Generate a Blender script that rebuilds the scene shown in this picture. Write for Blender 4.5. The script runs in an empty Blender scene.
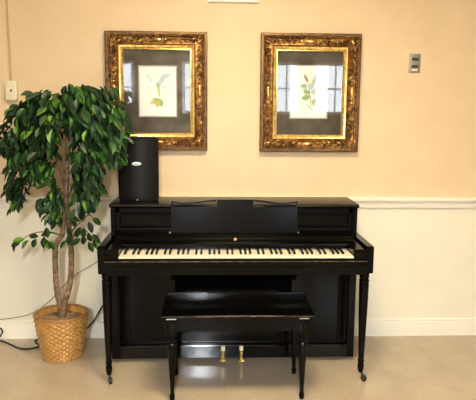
import bpy, bmesh, math, random
from mathutils import Vector, Matrix

random.seed(7)
PI = math.pi
SC = bpy.context.scene
COL = SC.collection

# ------------------------------------------------------------------ materials
def mat(name, color, rough=0.5, metal=0.0, spec=0.5, coat=0.0, coat_rough=0.05):
    m = bpy.data.materials.new(name)
    m.use_nodes = True
    b = m.node_tree.nodes['Principled BSDF']
    b.inputs['Base Color'].default_value = (*color, 1)
    b.inputs['Roughness'].default_value = rough
    b.inputs['Metallic'].default_value = metal
    b.inputs['Specular IOR Level'].default_value = spec
    b.inputs['Coat Weight'].default_value = coat
    b.inputs['Coat Roughness'].default_value = coat_rough
    return m

def noise_mix(m, c1, c2, scale, detail=4, lo=0.35, hi=0.65, stretch=(1, 1, 1), bump=0.0, bscale=None, rough=None):
    """mixes two base colours over object-space noise, with an optional bump"""
    nt = m.node_tree; N = nt.nodes; L = nt.links
    b = N['Principled BSDF']
    tc = N.new('ShaderNodeTexCoord')
    mp = N.new('ShaderNodeMapping'); mp.inputs['Scale'].default_value = stretch
    L.new(tc.outputs['Object'], mp.inputs['Vector'])
    nz = N.new('ShaderNodeTexNoise'); nz.inputs['Scale'].default_value = scale; nz.inputs['Detail'].default_value = detail
    L.new(mp.outputs['Vector'], nz.inputs['Vector'])
    cr = N.new('ShaderNodeValToRGB')
    cr.color_ramp.elements[0].position = lo; cr.color_ramp.elements[0].color = (*c1, 1)
    cr.color_ramp.elements[1].position = hi; cr.color_ramp.elements[1].color = (*c2, 1)
    L.new(nz.outputs['Fac'], cr.inputs['Fac'])
    L.new(cr.outputs['Color'], b.inputs['Base Color'])
    if bump:
        n2 = N.new('ShaderNodeTexNoise'); n2.inputs['Scale'].default_value = bscale or scale; n2.inputs['Detail'].default_value = 3
        L.new(mp.outputs['Vector'], n2.inputs['Vector'])
        bp = N.new('ShaderNodeBump'); bp.inputs['Strength'].default_value = bump; bp.inputs['Distance'].default_value = 0.002
        L.new(n2.outputs['Fac'], bp.inputs['Height'])
        L.new(bp.outputs['Normal'], b.inputs['Normal'])
    if rough:
        mr = N.new('ShaderNodeMapRange'); mr.inputs['To Min'].default_value = rough[0]; mr.inputs['To Max'].default_value = rough[1]
        L.new(nz.outputs['Fac'], mr.inputs['Value']); L.new(mr.outputs['Result'], b.inputs['Roughness'])
    return m

def emit(name, color, strength):
    m = bpy.data.materials.new(name); m.use_nodes = True
    nt = m.node_tree; nt.nodes.clear()
    o = nt.nodes.new('ShaderNodeOutputMaterial'); e = nt.nodes.new('ShaderNodeEmission')
    e.inputs['Color'].default_value = (*color, 1); e.inputs['Strength'].default_value = strength
    nt.links.new(e.outputs[0], o.inputs['Surface'])
    return m

M = {}
M['paint_tan'] = noise_mix(mat('tan wall paint', (.8, .6, .36), .55), (.80, .62, .385), (.83, .65, .41), 6, bump=.10, bscale=160)
M['paint_cream'] = noise_mix(mat('cream wall paint', (.85, .8, .66), .45), (.88, .84, .665), (.91, .87, .70), 5, bump=.08, bscale=160)
M['trim_paint'] = mat('cream gloss trim paint', (.93, .89, .75), .28)
M['ceiling_paint'] = mat('white ceiling paint', (.82, .78, .70), .8)
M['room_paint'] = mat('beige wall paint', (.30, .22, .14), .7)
M['lacquer'] = noise_mix(mat('black piano lacquer', (.003, .0025, .0015), .2, spec=.13), (.0014, .0012, .0007), (.0028, .0023, .0013), 14,
                         stretch=(1, 4, 4), rough=(.14, .22))
M['lacquer_top'] = noise_mix(mat('black lid lacquer', (.02, .015, .01), .3, spec=.5), (.003, .0025, .0015), (.007, .005, .003), 10, rough=(.22, .30))
M['lacquer_gloss'] = mat('polished black lacquer', (.002, .0018, .0012), .11, spec=.14)
M['lacquer_shine'] = mat('waxed black lacquer', (.002, .0018, .0012), .10, spec=.4)
M['worn_wood'] = noise_mix(mat('worn edge wood', (.3, .18, .09), .45), (.010, .007, .004), (.24, .125, .055), 30, lo=.44, hi=.66)
M['ivory'] = noise_mix(mat('ivory key covering', (.86, .80, .62), .28), (.84, .77, .56), (.90, .84, .66), 20)
M['ebony'] = mat('ebony key', (.004, .004, .004), .22, spec=.3)
M['brass'] = mat('brass', (.78, .57, .24), .25, 1)
M['glint_brass'] = mat('brass with painted flash glint', (.95, .86, .58), .5, .7)  # brass lightened so the flash glint sits in its colour
M['dark_brass'] = mat('tarnished brass', (.42, .29, .10), .35, 1)
M['amber'] = mat('amber emblem', (.50, .15, .035), .4)
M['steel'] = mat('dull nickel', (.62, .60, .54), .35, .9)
M['plate_metal'] = mat('brushed grey metal', (.40, .37, .29), .45, .6)
M['rubber'] = mat('black rubber', (.015, .014, .013), .6)
M['speaker_case'] = mat('black textured cabinet', (.0035, .0035, .0033), .5, spec=.2)
M['badge'] = mat('silver white badge', (.80, .90, .92), .3)
M['badge_ink'] = mat('dark badge ink', (.05, .10, .14), .5)
m = mat('black perforated grille', (.004, .004, .0042), .42, spec=.25)
N = m.node_tree.nodes; L = m.node_tree.links
vo = N.new('ShaderNodeTexVoronoi'); vo.inputs['Scale'].default_value = 300
tc = N.new('ShaderNodeTexCoord'); L.new(tc.outputs['Object'], vo.inputs['Vector'])
bp = N.new('ShaderNodeBump'); bp.inputs['Strength'].default_value = .25; bp.inputs['Distance'].default_value = .001
L.new(vo.outputs['Distance'], bp.inputs['Height']); L.new(bp.outputs['Normal'], N['Principled BSDF'].inputs['Normal'])
M['grille'] = m
M['gilt'] = noise_mix(mat('antique bronze gilding', (.3, .16, .05), .38, .8), (.085, .033, .011), (.36, .185, .05), 38, lo=.36, hi=.62, bump=.5, bscale=90)
M['gilt_edge'] = noise_mix(mat('dark bronze frame edge', (.2, .11, .04), .42, .6), (.07, .033, .012), (.24, .135, .045), 50, lo=.3, hi=.7)
M['gilt_high'] = noise_mix(mat('rubbed gold carving', (.7, .43, .14), .3, .85), (.20, .09, .025), (.85, .56, .20), 55, lo=.36, hi=.58)
M['gold'] = noise_mix(mat('bright gold leaf', (.9, .62, .18), .3, .8), (.62, .36, .07), (.95, .70, .25), 45, lo=.3, hi=.6)
M['mat_board'] = noise_mix(mat('mottled grey brown mat board', (.16, .14, .11), .8), (.055, .045, .03), (.145, .12, .08), 9, lo=.3, hi=.7)
M['mat_bevel'] = mat('grey inner mat', (.50, .48, .44), .7)
M['paper'] = noise_mix(mat('white print paper', (.9, .88, .8), .7), (.93, .915, .86), (.96, .95, .91), 12)
M['ink_green'] = mat('pale green ink', (.36, .50, .20), .7)
M['ink_yellow'] = mat('yellow olive ink', (.62, .58, .16), .7)
M['ink_blue'] = mat('pale blue grey ink', (.50, .63, .66), .7)
M['ink_brown'] = mat('brown ink', (.35, .30, .20), .7)
g = bpy.data.materials.new('picture glass'); g.use_nodes = True
nt = g.node_tree; nt.nodes.clear()
o = nt.nodes.new('ShaderNodeOutputMaterial'); mx = nt.nodes.new('ShaderNodeMixShader')
tr = nt.nodes.new('ShaderNodeBsdfTransparent'); gl = nt.nodes.new('ShaderNodeBsdfGlossy'); gl.inputs['Roughness'].default_value = .02
fr = nt.nodes.new('ShaderNodeFresnel'); fr.inputs['IOR'].default_value = 1.52
nt.links.new(fr.outputs[0], mx.inputs[0]); nt.links.new(tr.outputs[0], mx.inputs[1]); nt.links.new(gl.outputs[0], mx.inputs[2]); nt.links.new(mx.outputs[0], o.inputs[0])
M['glass'] = g
M['wicker'] = noise_mix(mat('honey coloured wicker', (.55, .3, .09), .33), (.43, .215, .052), (.62, .345, .10), 40, lo=.3, hi=.7)
M['wicker_rim'] = noise_mix(mat('brown wicker rim', (.42, .22, .07), .45), (.26, .115, .03), (.46, .23, .07), 30)
M['moss'] = noise_mix(mat('dry brown moss', (.3, .19, .1), .9), (.17, .10, .05), (.40, .26, .14), 45, bump=.8, bscale=70)
M['bark'] = noise_mix(mat('ringed brown bark', (.3, .18, .1), .75), (.11, .065, .033), (.30, .19, .105), 20, stretch=(1, 1, 2.5), bump=.6, bscale=50)
M['twig'] = mat('thin brown twig', (.20, .13, .06), .7)
# leaves: each leaf picks its own green
m = mat('glossy fig leaf', (.05, .16, .02), .40, spec=.3)
N = m.node_tree.nodes; L = m.node_tree.links
ge = N.new('ShaderNodeNewGeometry'); cr = N.new('ShaderNodeValToRGB')
E = cr.color_ramp.elements
E[0].position = 0; E[0].color = (.005, .016, .006, 1)
E[1].position = 1; E[1].color = (.14, .30, .025, 1)
for p, c in ((.52, (.010, .036, .009, 1)), (.80, (.024, .085, .012, 1)), (.94, (.055, .165, .018, 1))):
    e = E.new(p); e.color = c
L.new(ge.outputs['Random Per Island'], cr.inputs['Fac']); L.new(cr.outputs['Color'], N['Principled BSDF'].inputs['Base Color'])
M['leaf'] = m
# floor: mottled vinyl tiles with faint joints
m = mat('beige vinyl floor tile', (.5, .38, .24), .3)
nt = m.node_tree; N = nt.nodes; L = nt.links; b = N['Principled BSDF']
tc = N.new('ShaderNodeTexCoord')
n1 = N.new('ShaderNodeTexNoise'); n1.inputs['Scale'].default_value = 5; n1.inputs['Detail'].default_value = 6
n2 = N.new('ShaderNodeTexNoise'); n2.inputs['Scale'].default_value = 70; n2.inputs['Detail'].default_value = 4
for n in (n1, n2): L.new(tc.outputs['Object'], n.inputs['Vector'])
c1 = N.new('ShaderNodeValToRGB'); c1.color_ramp.elements[0].position = .3; c1.color_ramp.elements[1].position = .7
c1.color_ramp.elements[0].color = (.475, .385, .272, 1); c1.color_ramp.elements[1].color = (.545, .445, .315, 1)
L.new(n1.outputs['Fac'], c1.inputs['Fac'])
c2 = N.new('ShaderNodeValToRGB'); c2.color_ramp.elements[0].position = .35; c2.color_ramp.elements[1].position = .6
c2.color_ramp.elements[0].color = (.91, .905, .895, 1); c2.color_ramp.elements[1].color = (1, 1, 1, 1)
L.new(n2.outputs['Fac'], c2.inputs['Fac'])
mu = N.new('ShaderNodeMix'); mu.data_type = 'RGBA'; mu.blend_type = 'MULTIPLY'; mu.inputs[0].default_value = 1
L.new(c1.outputs['Color'], mu.inputs[6]); L.new(c2.outputs['Color'], mu.inputs[7])
br = N.new('ShaderNodeTexBrick'); br.offset = 0; br.inputs['Scale'].default_value = 1
br.inputs['Brick Width'].default_value = .305; br.inputs['Row Height'].default_value = .305; br.inputs['Mortar Size'].default_value = .0012
br.inputs['Color1'].default_value = (1, 1, 1, 1); br.inputs['Color2'].default_value = (.97, .97, .965, 1); br.inputs['Mortar'].default_value = (.86, .84, .8, 1)
L.new(tc.outputs['Object'], br.inputs['Vector'])
mu2 = N.new('ShaderNodeMix'); mu2.data_type = 'RGBA'; mu2.blend_type = 'MULTIPLY'; mu2.inputs[0].default_value = 1
L.new(mu.outputs[2], mu2.inputs[6]); L.new(br.outputs['Color'], mu2.inputs[7])
L.new(mu2.outputs[2], b.inputs['Base Color'])
b.inputs['Roughness'].default_value = .15
M['floor'] = m
M['box_plastic'] = mat('ivory plastic', (.86, .80, .55), .4)
M['box_dark'] = mat('dark slot', (.05, .045, .03), .5)
M['raceway'] = mat('tan painted raceway', (.66, .45, .23), .5)
M['board'] = mat('white painted board', (.9, .88, .82), .5)
M['frame_white'] = mat('white window frame', (.8, .8, .78), .5)
M['daylight'] = emit('daylit curtain', (.84, .92, 1.0), 4.0)
M['tube_glow'] = emit('lit diffuser warm', (1.0, .84, .57), 20.0)
M['flash_glow'] = emit('added cool flash glow', (.88, .93, 1.0), 280.0)

# ------------------------------------------------------------------ mesh helpers; points are (x, d, z), d = metres out from the wall
def W(x, d, z): return Vector((x, -d, z))

def link(name, bm, ms, parent=None, smooth=False, recalc=True):
    if recalc: bmesh.ops.recalc_face_normals(bm, faces=bm.faces[:])
    me = bpy.data.meshes.new(name)
    if smooth:
        for f in bm.faces: f.smooth = True
    bm.to_mesh(me); bm.free()
    for m in (ms if isinstance(ms, (list, tuple)) else [ms]): me.materials.append(m)
    if smooth:
        try: me.set_sharp_from_angle(angle=math.radians(38))
        except Exception: pass
    ob = bpy.data.objects.new(name, me)
    COL.objects.link(ob)
    if parent:
        ob.parent = parent
        ob.matrix_parent_inverse = Matrix.Translation(-root_loc(parent))
    return ob

def root_loc(p):
    v = Vector((0, 0, 0))
    while p is not None:
        v = v + Vector(p.location); p = p.parent if p.parent is None else None
    return v

def thing(name, label, cat, x, d, z, group=None):
    e = bpy.data.objects.new(name, None); COL.objects.link(e)
    e.location = W(x, d, z); e.empty_display_size = .05
    tag(e, label, cat, group)
    return e

def tag(o, label, cat, group=None):
    o['label'] = label; o['category'] = cat
    if group: o['group'] = group
    return o

def sub(name, bm, ms, parent, **k):
    """a part whose parent is a part: parents already sit at world zero offset"""
    ob = link(name, bm, ms, None, **k)
    ob.parent = parent
    top = parent
    while top.parent: top = top.parent
    ob.matrix_parent_inverse = Matrix.Identity(4)
    ob.matrix_parent_inverse = Matrix.Identity(4)
    return ob

def box(bm, x0, x1, d0, d1, z0, z1, bev=0.0, seg=2, mi=0):
    t = bmesh.new()
    bmesh.ops.create_cube(t, size=1)
    for v in t.verts:
        v.co = Vector((x0 + (v.co.x + .5) * (x1 - x0), -d1 + (v.co.y + .5) * (d1 - d0), z0 + (v.co.z + .5) * (z1 - z0)))
    if bev: bmesh.ops.bevel(t, geom=t.edges[:], offset=bev, segments=seg, affect='EDGES', profile=.5)
    merge(bm, t, mi)

def merge(bm, t, mi=0):
    mp = {}
    for v in t.verts: mp[v] = bm.verts.new(v.co)
    for f in t.faces:
        try:
            nf = bm.faces.new([mp[v] for v in f.verts]); nf.material_index = mi
        except ValueError: pass
    t.free()

def lathe(bm, cx, cd, prof, n=24, mi=0):
    rings = []
    for z, r in prof:
        rings.append([bm.verts.new(W(cx + r * math.cos(2*PI*i/n), cd + r * math.sin(2*PI*i/n), z)) for i in range(n)])
    for a, b in zip(rings, rings[1:]):
        for i in range(n):
            f = bm.faces.new((a[i], a[(i+1) % n], b[(i+1) % n], b[i])); f.material_index = mi
    bm.faces.new(rings[0]).material_index = mi; bm.faces.new(rings[-1]).material_index = mi

def smooth_path(pts, k=6):
    P = [Vector(p) for p in pts]; P = [P[0]*2 - P[1]] + P + [P[-1]*2 - P[-2]]
    out = []
    for i in range(1, len(P) - 2):
        for j in range(k):
            t = j / k; a, b, c, d = P[i-1], P[i], P[i+1], P[i+2]
            out.append(.5 * ((2*b) + (c - a)*t + (2*a - 5*b + 4*c - d)*t*t + (3*b - a - 3*c + d)*t**3))
    out.append(P[-2]); return out

def tube(bm, pts, radii, n=10, mi=0):
    """pts already world vectors"""
    m = len(pts); rings = []; up = Vector((0, 1, .01)).normalized(); prev = None
    for i, p in enumerate(pts):
        t = (pts[min(i+1, m-1)] - pts[max(i-1, 0)]).normalized()
        if prev is None:
            s = t.cross(up)
            if s.length < 1e-4: s = t.cross(Vector((1, 0, 0)))
            s.normalize()
        else:
            s = (prev - t * prev.dot(t)).normalized()
        prev = s; q = t.cross(s)
        r = radii[i] if isinstance(radii, (list, tuple)) else radii
        rings.append([bm.verts.new(p + (s*math.cos(2*PI*k/n) + q*math.sin(2*PI*k/n)) * r) for k in range(n)])
    for a, b in zip(rings, rings[1:]):
        for i in range(n):
            bm.faces.new((a[i], a[(i+1) % n], b[(i+1) % n], b[i])).material_index = mi
    bm.faces.new(rings[0]).material_index = mi; bm.faces.new(rings[-1]).material_index = mi

def extrude_x(bm, prof, x0, x1, mi=0):
    """profile (d, z) swept along x"""
    A = [bm.verts.new(W(x0, d, z)) for d, z in prof]; B = [bm.verts.new(W(x1, d, z)) for d, z in prof]
    n = len(prof)
    for i in range(n): bm.faces.new((A[i], A[(i+1) % n], B[(i+1) % n], B[i])).material_index = mi
    bm.faces.new(A).material_index = mi; bm.faces.new(B).material_index = mi

def prism_d(bm, poly, d0, d1, mi=0, lean=None):
    """polygon in (x, z) given thickness from d0 to d1; lean(z) is added to d"""
    f = lean or (lambda z: 0)
    A = [bm.verts.new(W(x, d0 + f(z), z)) for x, z in poly]; B = [bm.verts.new(W(x, d1 + f(z), z)) for x, z in poly]
    n = len(poly)
    for i in range(n): bm.faces.new((A[i], A[(i+1) % n], B[(i+1) % n], B[i])).material_index = mi
    bm.faces.new(A).material_index = mi; bm.faces.new(B).material_index = mi

def blob(bm, x, d, z, rx, rd, rz, rot=0, mi=0, u=10, v=7):
    """ellipsoid turned by rot in the wall plane"""
    t = bmesh.new(); bmesh.ops.create_uvsphere(t, u_segments=u, v_segments=v, radius=1)
    c, s = math.cos(rot), math.sin(rot)
    for w in t.verts:
        X, Y, Z = w.co.x*rx, w.co.y*rd, w.co.z*rz
        w.co = Vector((x + c*X - s*Z, -d + Y, z + s*X + c*Z))
    merge(bm, t, mi)

def NB(): return bmesh.new()

def struct(name, bm, ms, label=None, **k):
    o = link(name, bm, ms, **k); o['kind'] = 'structure'
    return o

# ------------------------------------------------------------------ room shell
XL, XR, DR, CH = -3.0, 3.0, 7.0, 2.62
bm = NB()
box(bm, XL - .1, XR + .1, -.1, 0, .88, CH, mi=0); box(bm, XL - .1, XR + .1, -.1, 0, 0, .88, mi=1)
struct('wall_back', bm, [M['paint_tan'], M['paint_cream']])
bm = NB(); box(bm, XL - .1, XR + .1, -.1, DR + .1, -.1, 0); struct('floor', bm, M['floor'])
bm = NB(); box(bm, XL - .1, XR + .1, -.1, DR + .1, CH, CH + .1); struct('ceiling', bm, M['ceiling_paint'])
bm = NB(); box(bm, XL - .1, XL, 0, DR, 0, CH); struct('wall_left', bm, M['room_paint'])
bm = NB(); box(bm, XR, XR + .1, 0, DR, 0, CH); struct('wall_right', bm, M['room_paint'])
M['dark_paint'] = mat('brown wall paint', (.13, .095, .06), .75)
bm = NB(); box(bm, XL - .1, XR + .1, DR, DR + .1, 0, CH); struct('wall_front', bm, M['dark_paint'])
# chair rail
bm = NB()
extrude_x(bm, [(0, .844), (.006, .844), (.006, .8475), (.014, .8475), (.018, .850), (.018, .864), (.0205, .868), (.022, .872), (.020, .8755), (.008, .8765),
               (.008, .8845), (.026, .8855), (.031, .890), (.034, .896), (.034, .9085), (.029, .9135), (.022, .915), (0, .915)], XL, XR)
r = struct('trim_1', bm, M['trim_paint'], smooth=True)
r['label'] = 'cream moulded chair rail along the wall'
bm = NB()
extrude_x(bm, [(0, 0), (.016, 0), (.016, .090), (.0145, .0955), (.009, .097), (.009, .100), (.013, .102), (.014, .107), (.010, .1125), (0, .1135)], XL, XR)
struct('baseboard_back', bm, M['trim_paint'], smooth=True)
# windows in the wall behind the camera, curtains lit by day
for i, (x0, x1, z0, z1) in enumerate(((-1.95, -1.50, 1.45, 2.25), (-.56, -.34, 1.45, 2.25), (1.06, 1.40, 1.45, 2.25), (1.75, 2.45, 1.45, 2.25))):
    bm = NB()
    for a in ((x0 - .05, x0, z0 - .05, z1 + .05), (x1, x1 + .05, z0 - .05, z1 + .05), (x0, x1, z0 - .05, z0), (x0, x1, z1, z1 + .05),
              ((x0 + x1)/2 - .012, (x0 + x1)/2 + .012, z0, z1), (x0, x1, (z0 + z1)/2 - .012, (z0 + z1)/2 + .012)):
        box(bm, a[0], a[1], DR - .04, DR, a[2], a[3])
    f = struct('window_%d' % (i + 1), bm, M['frame_white'])
    bm = NB(); box(bm, x0, x1, DR - .015, DR - .005, z0, z1)
    p = link('window_pane', bm, M['daylight']); p.parent = f

# ------------------------------------------------------------------ ceiling lights, and an added panel for the camera flash
def ceiling_light(x, d, wx, wd, m, label):
    t = thing('ceiling_light', label, 'ceiling light', x, d, CH, 'ceiling lights')
    bm = NB()
    for a in ((x - wx/2 - .03, x - wx/2, d - wd/2 - .03, d + wd/2 + .03), (x + wx/2, x + wx/2 + .03, d - wd/2 - .03, d + wd/2 + .03),
              (x - wx/2, x + wx/2, d - wd/2 - .03, d - wd/2), (x - wx/2, x + wx/2, d + wd/2, d + wd/2 + .03)):
        box(bm, a[0], a[1], a[2], a[3], CH - .05, CH)
    link('frame', bm, M['frame_white'], t)
    bm = NB(); box(bm, x - wx/2, x + wx/2, d - wd/2, d + wd/2, CH - .04, CH - .01)
    link('diffuser', bm, m, t)
ceiling_light(.15, 1.75, .7, .5, M['tube_glow'], 'lit ceiling panel above the middle of the room, nearest the piano')
ceiling_light(-.25, 6.05, .11, 1.3, M['flash_glow'], 'added cool panel standing in for a camera flash, at the far end behind the viewer')  # added fixture, gives the glints and frontal light of a flash

# ------------------------------------------------------------------ upright piano
PX = .0615
piano = thing('upright_piano', 'black lacquered spinet piano with open keyboard against the wall', 'piano', PX, .35, 0)
def pz(n, bm, m=None, **k): return link(n, bm, m or M['lacquer'], piano, **k)
bm = NB(); extrude_x(bm, [(.03, .897), (.335, .897), (.342, .901), (.345, .908), (.342, .915), (.335, .9185), (.03, .9185)], PX - .711, PX + .711)
pz('lid', bm, M['lacquer_top'], smooth=True)
for s in (-1, 1):
    bm = NB(); a, b = sorted((PX + s*.705, PX + s*.676)); box(bm, a, b, .03, .338, .022, .897, .004)
    w_ = .699 if s > 0 else .707
    box(bm, min(PX + s*w_, PX + s*.655), max(PX + s*w_, PX + s*.655), .335, .393, .022, .594, .004)
    pz('side_panel', bm)
# upper front panel: rails, stiles and a recessed field
bm = NB()
box(bm, PX - .676, PX + .676, .30, .318, .765, .897)
box(bm, PX - .676, PX + .676, .318, .336, .868, .897, .003)
box(bm, PX - .676, PX + .676, .318, .332, .853, .863, .003)
box(bm, PX - .676, PX - .652, .318, .336, .765, .897, .003); box(bm, PX + .652, PX + .676, .318, .336, .765, .897, .003)
pz('front_panel', bm)
bm = NB()
extrude_x(bm, [(.330, .768), (.348, .768)] + [(.338 + .010*math.cos(a*PI/16), .778 + .010*math.sin(a*PI/16)) for a in range(9)] + [(.330, .788)], PX - .652, PX + .652)
pz('panel_moulding', bm, smooth=True)
bm = NB(); box(bm, PX - .676, PX + .676, .03, .045, .022, .897); pz('back_panel', bm)
# fallboard folded back over the keys
bm = NB()
extrude_x(bm, [(.32, .767), (.36, .767), (.43, .7595), (.440, .7585), (.447, .7565), (.453, .7530), (.4575, .7485), (.4600, .7440), (.466, .7385), (.474, .7355), (.500, .7285), (.508, .7270),
               (.5125, .7240), (.5135, .7195), (.5135, .7075), (.46, .7075), (.32, .74)], PX - .662, PX + .662)
fb = pz('fallboard', bm, M['lacquer_gloss'], smooth=True)
bm = NB()
t = bmesh.new(); bmesh.ops.create_cone(t, segments=20, radius1=.009, radius2=.008, depth=.003, cap_ends=True)
R = Matrix.Rotation(math.radians(52), 4, 'X')
for v in t.verts: v.co = R @ v.co + W(.058, .4635, .7440)
merge(bm, t)
em = link('emblem', bm, M['amber'], None); em.parent = fb; em['label'] = 'small round amber maker emblem'
# music desk
lean = lambda z: .378 - (z - .757) * .13
bm = NB()
prism_d(bm, [(-.300, .757), (.414, .757), (.4125, .908), (-.2985, .908)], 0, .012, lean=lean)
prism_d(bm, [(-.042, .908), (.164, .908), (.164, .947), (.158, .950), (-.036, .950), (-.042, .947)], 0, .012, lean=lean)
for s in (-1, 1):
    e = .057 + s*.3555; i = .057 + s*.103
    prism_d(bm, [(e, .908), (e - s*.010, .908), (e - s*.010, .940), (e, .943)], 0, .012, lean=lean)
    n = 14; top = []; bot = []
    for k in range(n + 1):
        u = k / n; x = e + (i - e)*u
        z = .9425 + .006*u - .0125*math.sin(PI*min(1, u*1.25))*(1 - u*.3)
        top.append((x, z)); bot.append((x, z - .0105))
    for k in range(n): prism_d(bm, [bot[k], bot[k+1], top[k+1], top[k]], 0, .012, lean=lean)
desk = pz('music_desk', bm)
bm = NB(); extrude_x(bm, [(.376, .757), (.392, .757), (.395, .761), (.393, .766), (.376, .768)], -.298, .412); 
o = link('desk_ledge', bm, M['lacquer'], None, smooth=True); o.parent = desk
for x in (-.305, .419):
    bm = NB(); lathe(bm, x, .385, [(.752, .004), (.754, .0055), (.766, .0055), (.769, .003)], 12)
    o = link('desk_pin', bm, M['steel'], None, smooth=True); o.parent = desk; o['label'] = 'nickel pivot pin'
for e in (fb, desk):
    pass
# arms, key blocks, key bed
for s in (-1, 1):
    a, b = sorted((PX + s*.723, PX + s*.684))
    bm = NB()
    prof = [(.27, .594), (.636, .594), (.646, .600), (.6465, .735), (.642, .7415), (.634, .7435), (.27, .7435)]
    extrude_x(bm, prof, a, b)
    bmesh.ops.bevel(bm, geom=[ed for ed in bm.edges], offset=.002, segments=1, affect='EDGES')
    pz('arm', bm)
    a, b = sorted((PX + s*.684, PX + s*.6145))
    bm = NB(); box(bm, a, b, .40, .645, .668, .728, .004); box(bm, a, b, .40, .648, .664, .702, .003)
    pz('key_block', bm)
bm = NB(); box(bm, PX - .684, PX + .684, .30, .64, .594, .682); pz('key_bed', bm)
bm = NB()
extrude_x(bm, [(.64, .594), (.662, .594), (.664, .598), (.664, .642), (.661, .6435), (.661, .6465), (.6690, .649), (.6690, .667), (.64, .667)], PX - .684, PX + .684)
ks = pz('key_slip', bm)
bm = NB(); box(bm, PX - .683, PX + .683, .6669, .6690, .667, .6715, .0008)
bm2 = NB(); box(bm2, PX - .614, PX + .614, .6640, .6668, .660, .6855, .0006)
o = link('key_strip', bm2, M['lacquer'], None); o.parent = ks
o = link('worn_edge', bm, M['worn_wood'], None); o.parent = ks; o['label'] = 'worn brown wooden edge'
# keys
KW = 1.225 / 52
bm = NB(); box(bm, .0006, KW - .0006, .47, .6585, .674, .6925, .0012, 1); box(bm, .0004, KW - .0004, .47, .6630, .674, .6945, .0012, 2)
wk = link('white_key', bm, M['ivory'], piano)
base = wk.matrix_parent_inverse.copy()
for i in range(52):
    k = wk if i == 0 else wk.copy()
    if i: COL.objects.link(k)
    k.matrix_parent_inverse = base @ Matrix.Translation((PX - 1.225/2 + i*KW, 0, 0))
bm = NB()
vs = [W(x, d, z) for x, d, z in ((-.0066, .49, .6925), (.0066, .49, .6925), (.0066, .613, .6925), (-.0066, .613, .6925),
                                 (-.0050, .49, .7060), (.0050, .49, .7060), (.0050, .6075, .7060), (-.0050, .6075, .7060))]
V = [bm.verts.new(v) for v in vs]
for f in ((0, 1, 2, 3), (4, 5, 6, 7), (0, 1, 5, 4), (1, 2, 6, 5), (2, 3, 7, 6), (3, 0, 4, 7)): bm.faces.new([V[j] for j in f])
bmesh.ops.recalc_face_normals(bm, faces=bm.faces[:])
bmesh.ops.bevel(bm, geom=bm.edges[:], offset=.001, segments=2, affect='EDGES')
bk = link('black_key', bm, M['ebony'], piano); base = bk.matrix_parent_inverse.copy()
first = True
for i in range(51):
    if i % 7 in (0, 2, 3, 5, 6):          # white keys run A B C D E F G
        off = {0: .0015, 2: -.0015, 3: .0015, 5: -.002, 6: 0}[i % 7]
        k = bk if first else bk.copy()
        if not first: COL.objects.link(k)
        first = False
        k.matrix_parent_inverse = base @ Matrix.Translation((PX - 1.225/2 + (i + 1)*KW + off, 0, 0))
# lower case
bm = NB()
box(bm, PX - .655, PX + .655, .345, .372, .10, .594)
kb = pz('kneeboard', bm, M['lacquer_gloss'])
bm = NB()
box(bm, PX - .655, PX - .600, .345, .380, .105, .594, .003); box(bm, PX + .600, PX + .655, .345, .380, .105, .594, .003)
extrude_x(bm, [(.372, .560), (.389, .565), (.389, .594), (.372, .594)], PX - .6, PX + .6)
box(bm, PX - .600, PX + .600, .345, .3755, .105, .118, .0015)
o = link('panel_frame', bm, M['lacquer'], None); o.parent = kb
bm = NB(); box(bm, PX - .705, PX + .692, .05, .392, .022, .100, .004); pz('bottom_rail', bm, M['lacquer_shine'])
for x in (PX - .62, PX + .62):
    bm = NB(); box(bm, x - .04, x + .04, .08, .32, 0, .024, .003); pz('floor_block', bm)
# front legs with casters
LEGP = [(.594, .026), (.572, .026), (.570, .022), (.564, .022), (.561, .0265), (.553, .0275), (.547, .024), (.544, .0255), (.536, .026), (.40, .0235), (.25, .0195),
        (.115, .0150), (.112, .0175), (.104, .018), (.100, .0145), (.096, .0145), (.088, .0165), (.074, .0178), (.060, .0170), (.048, .0135), (.040, .0125)]
for s in (-1, 1):
    x = PX + s*.681; d = .630
    bm = NB(); lathe(bm, x, d, LEGP[::-1], 24)
    lg = pz('leg', bm, smooth=True)
    bm = NB()
    tube(bm, [W(x, d, .045), W(x + .005, d + .010, .036), W(x + .010, d + .026, .024)], [.006, .0065, .005], 8)
    t = bmesh.new(); bmesh.ops.create_cone(t, segments=20, radius1=.0175, radius2=.0175, depth=.017, cap_ends=True)
    bmesh.ops.bevel(t, geom=[e for e in t.edges if e.is_boundary is False], offset=.002, segments=1, affect='EDGES')
    R = Matrix.Rotation(math.radians(90), 4, 'Y'); R2 = Matrix.Rotation(math.radians(20), 4, 'Z')
    for v in t.verts: v.co = R2 @ (R @ v.co) + W(x + .011, d + .030, .0177)
    merge(bm, t)
    o = link('caster', bm, M['rubber'], None, smooth=True); o.parent = lg
# pedals
for x in (-.005, .101):
    bm = NB()
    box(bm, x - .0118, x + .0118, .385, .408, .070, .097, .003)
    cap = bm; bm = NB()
    prism_d(bm, [(x - .0085, .076), (x + .0085, .076), (x + .007, .055), (x + .0072, .024), (x - .0072, .024), (x - .007, .055)], .390, .401)
    box(bm, x - .018, x + .018, .392, .432, .017, .023, .003)
    o = pz('pedal', bm, M['dark_brass']); o['label'] = 'brass pedal'
    o2 = link('pedal_cap', cap, M['glint_brass'], None); o2.parent = o; o2['label'] = 'top of the pedal, paled to hold the flash glint'

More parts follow.
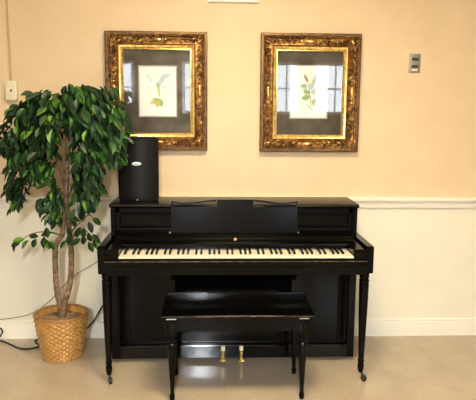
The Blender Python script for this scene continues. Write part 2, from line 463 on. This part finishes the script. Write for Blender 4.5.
# ------------------------------------------------------------------ bench
bench = thing('piano_bench', 'black wooden piano bench with worn edges tucked under the keyboard', 'bench', .0601, .70, 0)
BX = .0601
def bz(n, bm, m=None, **k): return link(n, bm, m or M['lacquer'], bench, **k)
bm = NB()
extrude_x(bm, [(.520, .441), (.888, .441), (.890, .4435), (.890, .4525), (.887, .456), (.527, .456), (.5215, .4535), (.516, .4475)], BX - .3765, BX + .3765)
bt = bz('bench_top', bm, M['lacquer_gloss'], smooth=True)
bm = NB(); tube(bm, [W(BX - .374, .524, .4555), W(BX + .374, .524, .4555)], .0055, 14)
bz('glint_ridge', bm, M['lacquer_shine'], smooth=True)  # ridge added to catch a highlight line behind the seat
bm = NB(); box(bm, BX - .3755, BX + .3755, .8885, .8910, .4495, .4525, .0008)
o = link('worn_edge', bm, M['worn_wood'], None); o.parent = bt; o['label'] = 'worn brown front edge'
for a in ((BX - .352, BX + .352, .858, .872), (BX - .352, BX + .352, .533, .547), (BX - .352, BX - .338, .547, .858), (BX + .338, BX + .352, .547, .858)):
    bm = NB(); box(bm, a[0], a[1], a[2], a[3], .370, .441, .002); bz('apron', bm)
BLEG = [(0, .0095), (.004, .0120), (.020, .0135), (.030, .0125), (.036, .0100), (.042, .0094), (.25, .0200), (.300, .0235), (.306, .0175), (.312, .0175), (.316, .0225), (.322, .0245), (.328, .0235),
        (.332, .0185), (.338, .0185), (.343, .0235), (.352, .0245), (.360, .0245)]
for sx in (-1, 1):
    for d in (.848, .557):
        x = BX + sx*.327
        bm = NB(); lathe(bm, x, d, BLEG, 20); box(bm, x - .0265, x + .0265, d - .0265, d + .0265, .360, .4405, .003)
        lg = bz('leg', bm, smooth=True)
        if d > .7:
            bm = NB(); box(bm, x - .024, x + .024, d + .0265, d + .0280, .4315, .4365, .0006)  # pale strip stands for a highlight on the block's chamfered edge
            o = link('edge_glint', bm, M['steel'], None); o.parent = lg; o['label'] = 'pale strip painted in for a glint on the leg block edge'

# ------------------------------------------------------------------ loudspeaker on the lid
SX, ST = -.4975, 1.288
spk = thing('loudspeaker', 'black loudspeaker with oval silver badge standing on the piano lid', 'speaker', SX, .16, .9185)
def arc(hw, d0, bulge, n=16): return [(SX - hw + 2*hw*i/n, d0 + bulge*(1 - (2*i/n - 1)**2)) for i in range(n + 1)]
bm = NB()
front = arc(.119, .222, .030); poly = [(SX + .085, .055), (SX - .085, .055)] + front
def xd_prism(bm, poly, z0, z1, top_shift=0):
    A = [bm.verts.new(W(x, d, z0)) for x, d in poly]; B = [bm.verts.new(W(x, d - top_shift, z1)) for x, d in poly]
    n = len(poly)
    for i in range(n): bm.faces.new((A[i], A[(i+1) % n], B[(i+1) % n], B[i]))
    bm.faces.new(A); bm.faces.new(B)
xd_prism(bm, poly, .921, ST)
bmesh.ops.recalc_face_normals(bm, faces=bm.faces[:])
bmesh.ops.bevel(bm, geom=[e for e in bm.edges if e.calc_face_angle(0) > .9], offset=.008, segments=2, affect='EDGES')
for x in (SX - .07, SX + .07):
    for d in (.08, .215): box(bm, x - .012, x + .012, d - .012, d + .012, .9187, .922)
link('cabinet', bm, M['speaker_case'], spk, smooth=True)
bm = NB()
F = arc(.108, .224, .030, 20); nz = 12; rows = []
for j in range(nz + 1):
    row = []
    for i, (x, d) in enumerate(F):
        u = (2*i/20 - 1); zb = .937 + .022*abs(u)**2.2; zt = ST - .010 - .010*abs(u)**4
        row.append((x, d + .007, zb + (zt - zb)*j/nz))
    rows.append(row)
Fv = [[bm.verts.new(W(*p)) for p in r] for r in rows]; Bv = [[bm.verts.new(W(p[0], p[1] - .012, p[2])) for p in r] for r in rows]
for j in range(nz):
    for i in range(20):
        bm.faces.new((Fv[j][i], Fv[j][i+1], Fv[j+1][i+1], Fv[j+1][i])); bm.faces.new((Bv[j][i], Bv[j][i+1], Bv[j+1][i+1], Bv[j+1][i]))
for i in range(20):
    for j in (0, nz): bm.faces.new((Fv[j][i], Fv[j][i+1], Bv[j][i+1], Bv[j][i]))
for j in range(nz):
    for i in (0, 20): bm.faces.new((Fv[j][i], Fv[j+1][i], Bv[j+1][i], Bv[j][i]))
gr = link('grille', bm, M['grille'], spk, smooth=True)
bm = NB(); blob(bm, SX - .004, .2605, 1.140, .030, .005, .0135, u=24, v=12); bd = link('badge', bm, M['badge_ink'], None, smooth=True); bd.parent = gr
bm = NB(); blob(bm, SX - .004, .2635, 1.140, .026, .004, .0100, u=24, v=12, mi=0)
box(bm, SX - .015, SX + .007, .2665, .2685, 1.1385, 1.1425, mi=1)
o = link('badge_face', bm, [M['badge'], M['badge_ink']], None, smooth=True); o.parent = bd; o['label'] = 'silver white oval badge'
bm = NB(); blob(bm, SX - .003, .2585, .9315, .0035, .003, .0035); o = link('power_light', bm, M['badge'], spk, smooth=True)

# ------------------------------------------------------------------ framed prints
def sweep_rect(bm, x0, x1, z0, z1, prof, mi_of=lambda i: 0):
    """profile (inset, depth) carried round a rectangle with mitred corners"""
    rings = []
    for t, h in prof:
        rings.append([bm.verts.new(W(*p)) for p in ((x0 + t, h, z0 + t), (x1 - t, h, z0 + t), (x1 - t, h, z1 - t), (x0 + t, h, z1 - t))])
    for i, (a, b) in enumerate(zip(rings, rings[1:])):
        for k in range(4): bm.faces.new((a[k], a[(k+1) % 4], b[(k+1) % 4], b[k])).material_index = mi_of(i)
    a, b = rings[-1], rings[0]
    for k in range(4): bm.faces.new((a[k], a[(k+1) % 4], b[(k+1) % 4], b[k]))

def leaf_shape(bm, x, z, L, w, ang, d, mi):
    pts = []
    for u, v in ((0, 0), (.25, .38), (.55, .5), (.8, .3), (1, 0), (.8, -.3), (.55, -.5), (.25, -.38)):
        a, b = u*L, v*w
        pts.append((x + a*math.cos(ang) - b*math.sin(ang), z + a*math.sin(ang) + b*math.cos(ang)))
    prism_d(bm, pts, d, d + .0004, mi)

def picture(cx, z0, z1, label, paper, art, seed):
    rnd = random.Random(seed)
    hw = .3025; x0, x1 = cx - hw, cx + hw; zc = (z0 + z1)/2
    t = thing('framed_print', label, 'picture', cx, .03, zc, 'gilt framed prints above the piano')
    bm = NB()
    P = [(0, .003), (0, .046), (.003, .050), (.012, .052), (.018, .050), (.021, .045), (.027, .043), (.030, .034), (.038, .031), (.055, .031), (.064, .036), (.070, .038), (.075, .034), (.078, .030), (.078, .003)]
    sweep_rect(bm, x0, x1, z0, z1, P, lambda i: 1 if i < 4 else 0)
    fr = link('frame', bm, [M['gilt'], M['gilt_edge']], t, smooth=True)
    # carved ornament in the hollow of the moulding
    bm = NB()
    def side(f, Ln, rot):
        # f(s, t): s along the side measured from its middle, t inset
        def put(s, tt, a, b, r, dd, mi):
            x, z = f(s, tt); blob(bm, x, dd, z, a, .011, b, rot + r, mi)
        put(0, .047, .042, .0125, 0, .036, 1)
        for sg in (-1, 1):
            put(sg*.057, .047, .010, .0125, 0, .037, 1); put(sg*.078, .047, .007, .009, 0, .036, 1)
            s = .098
            while s < Ln/2 - .075:
                k = rnd.choice((0, 0, 1))
                put(sg*s, .041, .017, .0062, sg*.55, .036, k); put(sg*s, .054, .017, .0062, -sg*.55, .036, rnd.choice((0, 0, 1)))
                put(sg*(s + .012), .047, .0085, .006, 0, .038, rnd.choice((0, 1)))
                s += .030
            e = Ln/2 - .052
            put(sg*e, .040, .022, .008, sg*.5, .037, 0); put(sg*(e + .004), .055, .018, .007, -sg*.3, .037, 1); put(sg*(e + .02), .046, .011, .011, 0, .037, 0)
        n = int(Ln / .0125)
        for k in range(n):
            put((k + .5 - n/2)*(Ln - .05)/n, .0245, .0048, .0035, 0, .040, 0 if k % 3 else 1)
    side(lambda s, q: (cx + s, z1 - q), 2*hw, 0); side(lambda s, q: (cx + s, z0 + q), 2*hw, 0)
    side(lambda s, q: (x0 + q, zc + s), z1 - z0, PI/2); side(lambda s, q: (x1 - q, zc + s), z1 - z0, PI/2)
    o = link('ornament', bm, [M['gilt'], M['gilt_high']], None, smooth=True); o.parent = fr; o['label'] = 'rubbed gold carved leaves and beads'
    bm = NB()
    sweep_rect(bm, x0 + .077, x1 - .077, z0 + .077, z1 - .077, [(0, .003), (0, .034), (.004, .037), (.009, .036), (.020, .026), (.024, .027), (.026, .022), (.026, .003)])
    o = link('liner', bm, M['gold'], t, smooth=True); o['label'] = 'bright gold inner liner'
    q = .098
    bm = NB()
    a, b, c, d = paper
    for r in ((x0 + q, a, z0 + q, z1 - q), (b, x1 - q, z0 + q, z1 - q), (a, b, z0 + q, c), (a, b, d, z1 - q)): box(bm, r[0], r[1], .006, .012, r[2], r[3])
    mb = link('mat_board', bm, M['mat_board'], t)
    bm = NB(); sweep_rect(bm, a - .001, b + .001, c - .001, d + .001, [(0, .007), (0, .0128), (.004, .0128), (.007, .008)])
    o = link('mat_bevel', bm, M['mat_bevel'], None); o.parent = mb
    bm = NB(); box(bm, a - .01, b + .01, .004, .0075, c - .01, d + .01); pr = link('print', bm, M['paper'], t); pr['label'] = 'white printed sheet'
    bm = NB(); art(bm, (a + b)/2, (c + d)/2, .0078)
    o = link('illustration', bm, [M['ink_green'], M['ink_yellow'], M['ink_blue'], M['ink_brown']], None); o.parent = pr
    bm = NB(); box(bm, x0 + q, x1 - q, .0175, .0195, z0 + q, z1 - q); link('glass', bm, M['glass'], t)

def draw(bm, x, z, d, items):
    for k, (dx, dz, an, l, w, m) in enumerate(items): leaf_shape(bm, x + dx, z + dz, l, w, math.radians(an), d + .00045*k, m)

def art_flower(bm, x, z, d):
    # a long pale spray above a yellow green blossom
    draw(bm, x, z, d, [(.012, -.04, 97, .09, .012, 1), (.008, .03, 66, .085, .030, 2), (.028, .075, 32, .055, .026, 2), (.006, .01, 100, .05, .018, 0), (.022, -.045, 200, .075, .034, 1), (.022, -.045, 238, .06, .028, 1),
                       (.012, -.055, 165, .045, .020, 0), (.024, -.05, 265, .042, .022, 0), (.015, -.06, 215, .038, .016, 1), (-.05, .075, 120, .030, .010, 2), (-.028, .06, 150, .028, .009, 2), (.03, .02, 40, .03, .01, 2)])

def art_branch(bm, x, z, d):
    draw(bm, x, z, d, [(.022, -.115, 99, .20, .006, 3), (.022, -.110, 130, .055, .006, 0), (.030, -.085, 20, .050, .038, 0), (.028, -.082, 75, .045, .030, 0), (.012, -.025, 195, .060, .034, 0), (.004, -.01, 150, .045, .030, 0),
                       (.006, -.002, 10, .075, .034, 2), (.0, .01, 60, .060, .036, 2), (-.012, .02, 140, .042, .028, 2), (.03, -.02, -12, .055, .026, 2), (.02, .05, 60, .050, .022, 0), (.03, .075, 35, .050, .024, 2),
                       (-.005, .055, 118, .060, .018, 3), (-.012, .045, 200, .045, .018, 0), (.035, .06, 85, .050, .02, 2)])

picture(-.4025, 1.2057, 1.9045, 'ornate gilt framed print above the loudspeaker, its corner behind leaves', (-.514, -.2845, 1.405, 1.709), art_flower, 3)
picture(.5225, 1.2002, 1.9060, 'ornate gilt framed print alone on the wall right of centre', (.4035, .6345, 1.401, 1.722), art_branch, 11)

# ------------------------------------------------------------------ small things on the wall
b0 = thing('switch_box', 'ivory surface mounted box with one dark button, above the plant', 'switch box', -1.265, .02, 1.553)
bm = NB(); box(bm, -1.297, -1.232, 0.0005, .036, 1.495, 1.610, .004); link('housing', bm, M['box_plastic'], b0, smooth=True)
bm = NB(); blob(bm, -1.2645, .036, 1.553, .0065, .004, .0065); link('button', bm, M['box_dark'], b0, smooth=True)
bm = NB(); box(bm, -1.278, -1.266, .0005, .010, 1.611, CH, .002); tag(link('cable_raceway', bm, M['raceway']), 'thin tan cable raceway running up the wall from the ivory box', 'raceway')
p0 = thing('wall_plate', 'small metal wall plate with dark slots right of the pictures', 'wall plate', 1.166, .006, 1.741)
bm = NB(); box(bm, 1.131, 1.201, .0005, .008, 1.685, 1.797, .003); pl = link('plate', bm, M['plate_metal'], p0, smooth=True)
for z in (1.765, 1.722):
    bm = NB(); box(bm, 1.146, 1.188, .007, .010, z - .009, z + .009, .002); link('slot', bm, M['box_dark'], p0)
bm = NB(); box(bm, 1.150, 1.184, .007, .011, 1.695, 1.708, .002); link('cover_tab', bm, M['board'], p0)
bm = NB(); box(bm, -.097, .209, .0005, .022, 2.080, 2.30, .003); tag(link('wall_board', bm, M['board'], smooth=True), 'white edged board on the wall cut off by the top of the picture', 'board')

# ------------------------------------------------------------------ potted plant
QX, QD = -.953, .285
plant = thing('potted_plant', 'leafy weeping fig in a honey wicker basket beside the piano', 'plant', QX, QD, 0)
bm = NB()
nt_, nzr = 180, 84; H = .262
def rad(z): return .108 + (.152 - .108) * (z/H)**.85
rings = []
for j in range(nzr + 1):
    z = H*j/nzr; row = z / .0138; ph = row - math.floor(row); bump = math.sin(PI*ph); par = int(math.floor(row)) % 2
    ring = []
    for i in range(nt_):
        th = 2*PI*i/nt_
        r = rad(z) + .0060*bump*math.copysign(abs(math.cos(20*th + PI*par))**.7, math.cos(20*th + PI*par)) + .0015*bump
        ring.append(bm.verts.new(W(QX + r*math.cos(th), QD + r*math.sin(th), z + .001)))
    rings.append(ring)
for k in range(14):    # inner wall down to the soil
    z = H - k*.006
    rings.append([bm.verts.new(W(QX + (rad(z) - .008)*math.cos(2*PI*i/nt_), QD + (rad(z) - .008)*math.sin(2*PI*i/nt_), z)) for i in range(nt_)])
for a, b in zip(rings, rings[1:]):
    for i in range(nt_): bm.faces.new((a[i], a[(i+1) % nt_], b[(i+1) % nt_], b[i]))
bm.faces.new(rings[0])
bk_ = link('basket', bm, M['wicker'], plant, smooth=True)
bm = NB(); pts = []
for i in range(97):
    th = 2*PI*i/96; pts.append(W(QX + .1505*math.cos(th), QD + .1505*math.sin(th), .263))
n = 8; rr = []
for i in range(96):
    th = 2*PI*i/96; ring = []
    for k in range(n):
        a = 2*PI*k/n; q = .0085 + .0015*math.cos(24*th + a*2)
        ring.append(bm.verts.new(W(QX + (.149 + q*math.cos(a))*math.cos(th), QD + (.149 + q*math.cos(a))*math.sin(th), .263 + q*math.sin(a))))
    rr.append(ring)
for i in range(96):
    a, b = rr[i], rr[(i+1) % 96]
    for k in range(n): bm.faces.new((a[k], a[(k+1) % n], b[(k+1) % n], b[k]))
o = link('rim', bm, M['wicker_rim'], None, smooth=True); o.parent = bk_
bm = NB(); rs = []
for j in range(12):
    r = .138*j/11
    rs.append([bm.verts.new(W(QX + r*math.cos(2*PI*i/40), QD + r*math.sin(2*PI*i/40), .228 + .012*math.cos(r*11) + random.uniform(-.003, .003))) for i in range(40)] if j else [bm.verts.new(W(QX, QD, .242))])
for i in range(40): bm.faces.new((rs[0][0], rs[1][i], rs[1][(i+1) % 40]))
for a, b in zip(rs[1:], rs[2:]):
    for i in range(40): bm.faces.new((a[i], a[(i+1) % 40], b[(i+1) % 40], b[i]))
link('soil', bm, M['moss'], plant, smooth=True)

def stem(name, pts, r0, r1, rings=True):
    P = smooth_path([W(*p) for p in pts], 8); n = len(P); L_ = 0; R_ = []
    for i in range(n):
        if i: L_ += (P[i] - P[i-1]).length
        r = r0 + (r1 - r0)*i/(n - 1)
        R_.append(r*(1 + (.12*max(0, math.cos(2*PI*L_/.085))**6 if rings else 0)))
    bm = NB(); tube(bm, P, R_, 12); return link(name, bm, M['bark'], plant, smooth=True)
TD = .285
stem('trunk', [(-.953, TD, .20), (-.957, TD, .31), (-.972, TD, .40), (-.976, TD, .52), (-.974, TD, .63), (-.957, TD + .008, .69), (-.926, TD + .022, .735), (-.914, TD + .027, .81),
               (-.909, TD + .012, .90), (-.905, TD - .01, 1.0), (-.93, TD - .01, 1.12), (-.97, TD, 1.25)], .0185, .011)
stem('trunk', [(-.950, TD + .012, .20), (-.929, TD + .012, .32), (-.902, TD + .008, .41), (-.886, TD, .52), (-.884, TD - .006, .64), (-.889, TD - .008, .73), (-.894, TD, .83),
               (-.897, TD + .016, .93), (-.887, TD + .022, 1.075), (-.876, TD + .02, 1.22), (-.879, TD + .01, 1.36), (-.872, TD, 1.50)], .0185, .012)

# foliage: (x, d, z) centre, radii and number of leaves of each hanging spray of the crown
SPRAY = [(-.74, .31, 1.545, .15, .14, .05, 26), (-.97, .31, 1.515, .13, .13, .045, 20), (-.60, .38, 1.47, .06, .09, .05, 12), (-1.20, .32, 1.31, .06, .10, .08, 26), (-1.09, .32, 1.44, .09, .12, .05, 24), (-.80, .30, 1.505, .21, .17, .085, 95), (-.99, .30, 1.465, .14, .16, .10, 70), (-1.10, .30, 1.35, .11, .16, .12, 65), (-1.17, .30, 1.25, .075, .12, .12, 42),
         (-1.13, .32, 1.09, .075, .12, .12, 50), (-1.145, .34, .975, .055, .08, .075, 22), (-1.01, .36, 1.27, .13, .16, .16, 95), (-1.0, .40, 1.13, .09, .10, .07, 34),
         (-.89, .34, 1.38, .15, .18, .12, 80), (-.72, .36, 1.38, .15, .16, .13, 90), (-.61, .40, 1.36, .085, .12, .13, 50), (-.595, .43, 1.24, .055, .07, .10, 26),
         (-.76, .36, 1.22, .12, .16, .12, 75), (-.78, .34, 1.06, .09, .12, .09, 48), (-.735, .40, .985, .07, .08, .055, 24), (-.93, .34, 1.02, .05, .08, .06, 12),
         (-.96, .32, .93, .085, .09, .045, 30), (-.93, .38, .875, .05, .06, .04, 12), (-.82, .33, .95, .04, .07, .07, 12)]
lf = NB()
def leaf(p, t, nrm, L, w):
    t = t.normalized(); s = t.cross(nrm)
    if s.length < 1e-3: s = t.cross(Vector((1, 0, 0)))
    s.normalize(); n = s.cross(t)
    c = random.uniform(.05, .25)
    mid = [p + t*L*u + n*(-L*c*u*u) for u in (0, .22, .52, .80, 1)]
    Wd = (0, .36, .5, .29, 0)
    l = [m + s*w*k + n*w*k*.45 for m, k in zip(mid, Wd)]; r = [m - s*w*k + n*w*k*.45 for m, k in zip(mid, Wd)]
    mv = [lf.verts.new(v) for v in mid]; lv = [None] + [lf.verts.new(v) for v in l[1:4]] + [None]; rv = [None] + [lf.verts.new(v) for v in r[1:4]] + [None]
    for S in (lv, rv):
        lf.faces.new((mv[0], mv[1], S[1])); lf.faces.new((mv[1], mv[2], S[2], S[1])); lf.faces.new((mv[2], mv[3], S[3], S[2])); lf.faces.new((mv[3], mv[4], S[3]))
def clear(p, pad=.02):
    x, d, z = p.x, -p.y, p.z
    if d < .075: return False
    if x > -.66 and d < .30 + pad and .88 < z < 1.31: return False
    if x > -.70 and z < .965: return False
    return True
axis = Vector((-.89, -.29, 0))
for cx, cd, cz, rx, rd, rz, n in SPRAY:
    k = 0
    n = int(n*1.5)
    while k < n:
        v = Vector((random.gauss(0, 1), random.gauss(0, 1), random.gauss(0, 1))).normalized() * random.random()**.42
        p = W(cx + v.x*rx, cd + v.y*rd, cz + v.z*rz)
        L = random.uniform(.052, .082)
        out = Vector((p.x, p.y, 0)) - axis; out = out.normalized() if out.length > .01 else Vector((0, -1, 0))
        t = (Vector((0, 0, -1))*random.uniform(.5, 1.1) + out*random.uniform(.1, .8) + Vector((random.gauss(0, .35), random.gauss(0, .3), random.gauss(0, .2)))).normalized()
        if not (clear(p) and clear(p + t*L)): k += .2; continue
        if abs(p.x + .888) < .035 and p.y < -.27 and .9 < p.z < 1.36 and random.random() < .85: continue
        nr = (out*.5 + Vector((0, -.45, .55)) + Vector((random.gauss(0, .4), random.gauss(0, .4), random.gauss(0, .4)))).normalized()
        leaf(p, t, nr, L, L*random.uniform(.46, .60)); k += 1
# loose low sprays with the leaves that can be told apart
LOW = [(-.80, .38, .93, -.1, -1), (-.765, .40, .95, .4, -.9), (-.74, .41, .965, .1, -1), (-.72, .41, 1.0, .3, -1), (-.83, .38, .90, -.4, -.9), (-.845, .38, .86, .2, -1), (-.815, .39, .88, .5, -.8),
       (-.715, .40, .955, -.1, -1), (-.78, .40, .905, -.2, -1), (-.94, .38, .90, -.5, -.9), (-.965, .38, .88, .1, -1), (-.99, .38, .91, -.6, -.8), (-.92, .38, .86, .2, -1),
       (-1.13, .40, .712, -1, -.35), (-1.155, .40, .70, -.6, -1), (-1.085, .40, .725, -.7, -.7), (-1.10, .42, .735, -1, -.1), (-1.045, .40, .735, -.4, -.9), (-1.03, .40, .745, -.9, .05),
       (-1.0, .40, .735, .4, -.9), (-.995, .41, .75, -.2, -1), (-.985, .40, .80, .1, -1), (-.975, .40, .72, .5, -.8), (-.96, .38, .765, -.9, -.2),
       (-.765, .40, .875, .3, .95), (-.80, .40, .83, -.9, .35), (-.735, .40, .855, .7, -.7), (-.755, .40, .83, .35, -.95), (-.775, .42, .80, -.1, -1), (-.80, .40, .80, -.4, -.9),
       (-.755, .42, .775, .2, -1), (-.735, .40, .76, .6, -.7), (-.79, .40, .755, .1, -1), (-.725, .40, .74, .2, -1), (-.80, .40, .735, -.8, -.5), (-.755, .41, .72, .35, -.9),
       (-.86, .38, .76, -.2, -1), (-.88, .38, .72, -.6, -.7), (-.87, .38, .80, .1, -1)]
for x, d, z, tx, tz in LOW:
    leaf(W(x, d, z), Vector((tx, random.gauss(0, .2), tz)), Vector((random.gauss(0, .3), -1, .5)), random.uniform(.062, .078), .034)
link('foliage', lf, M['leaf'], plant, smooth=True, recalc=False)
# branches from the trunk out to the sprays
BR = [((-.905, TD, .96), (-1.0, .33, 1.06), (-1.10, .34, 1.14), (-1.14, .34, 1.0)), ((-.93, TD, 1.12), (-1.03, .33, 1.26), (-1.13, .32, 1.30), (-1.17, .31, 1.18)), ((-.95, TD, 1.22), (-1.0, .34, 1.42), (-1.08, .30, 1.45), (-1.12, .30, 1.32)),
      ((-.878, TD, 1.30), (-.84, .32, 1.48), (-.74, .33, 1.50), (-.63, .37, 1.40)), ((-.878, TD, 1.22), (-.78, .34, 1.36), (-.68, .38, 1.36), (-.60, .42, 1.22)), ((-.887, TD, 1.07), (-.80, .33, 1.20), (-.73, .36, 1.20), (-.70, .37, 1.08)),
      ((-.872, TD, 1.48), (-.84, .27, 1.54), (-.78, .27, 1.56), (-.70, .28, 1.50)), ((-.897, TD, .93), (-.83, .32, 1.05), (-.77, .36, 1.05), (-.74, .38, .98)),
      ((-.905, TD, .90), (-.95, .33, .96), (-.985, .34, .93), (-.97, .36, .87)), ((-.935, TD, .73), (-1.0, .36, .765), (-1.08, .39, .755), (-1.16, .40, .70)),
      ((-.89, TD, .73), (-.83, .35, .80), (-.78, .39, .84), (-.755, .40, .875)), ((-.885, TD, .68), (-.83, .36, .77), (-.77, .40, .78), (-.73, .40, .72)), ((-.79, .37, .83), (-.765, .39, .86), (-.74, .40, .865), (-.715, .40, .84))]
for b in BR:
    P = smooth_path([W(*p) for p in b], 6); bm = NB(); n = len(P)
    tube(bm, P, [.0055 - .0040*i/(n - 1) for i in range(n)], 6); link('branch', bm, M['twig'], plant, smooth=True)

# ------------------------------------------------------------------ cables
def cable(name, pts, r, m, label):
    bm = NB(); tube(bm, smooth_path([W(*p) for p in pts], 8), r, 8)
    return tag(link(name, bm, m, smooth=True), label, 'cable')
M['thin_wire'] = mat('grey brown thin wire', (.20, .16, .10), .5)
cable('thin_wire', [(-1.75, .020, .128), (-1.55, .020, .128), (-1.406, .020, .131), (-1.281, .020, .147), (-1.186, .020, .178), (-1.09, .020, .252), (-1.045, .020, .302), (-.929, .020, .418), (-.79, .020, .502), (-.70, .020, .60)], .0023, M['thin_wire'],
      'thin grey wire climbing the wall behind the plant to the piano')
cable('power_cord', [(-1.60, .12, .005), (-1.46, .05, .03), (-1.41, .03, .075), (-1.392, .03, .05), (-1.41, .06, .012), (-1.37, .075, .0065), (-1.30, .13, .0055), (-1.235, .185, .0055), (-1.175, .19, .0055), (-1.125, .155, .0055),
                     (-1.145, .13, .010), (-1.165, .11, .022), (-1.12, .09, .03), (-1.03, .07, .012), (-.93, .08, .02), (-.86, .10, .085), (-.80, .10, .155), (-.745, .10, .245), (-.71, .09, .30), (-.68, .028, .36)], .0052, M['rubber'],
      'black power cord looping on the floor behind the wicker basket')

# ------------------------------------------------------------------ camera and render look
cam = bpy.data.cameras.new('camera'); co = bpy.data.objects.new('camera', cam); COL.objects.link(co)
f = Vector((.041918, .988031, -.148449)).normalized(); r_ = Vector((.999119, -.041155, .008208)); r_ = (r_ - f*r_.dot(f)).normalized(); u_ = r_.cross(f)
mw = Matrix((r_, u_, -f)).transposed().to_4x4(); mw.translation = Vector((-.063, -3.6468, 1.4409))
co.matrix_world = mw
cam.sensor_width = 36; cam.lens = 589.64*36/476; cam.clip_start = .05
SC.camera = co
w = bpy.data.worlds.new('room air'); SC.world = w; w.use_nodes = True
w.node_tree.nodes['Background'].inputs[0].default_value = (.02, .02, .02, 1)
SC.view_settings.view_transform = 'Standard'; SC.view_settings.look = 'None'; SC.view_settings.gamma = 1
SC.view_settings.use_curve_mapping = False
SC.view_settings.exposure = 1.7
SC.cycles.use_denoising = True
SC.cycles.max_bounces = 10; SC.cycles.transparent_max_bounces = 12
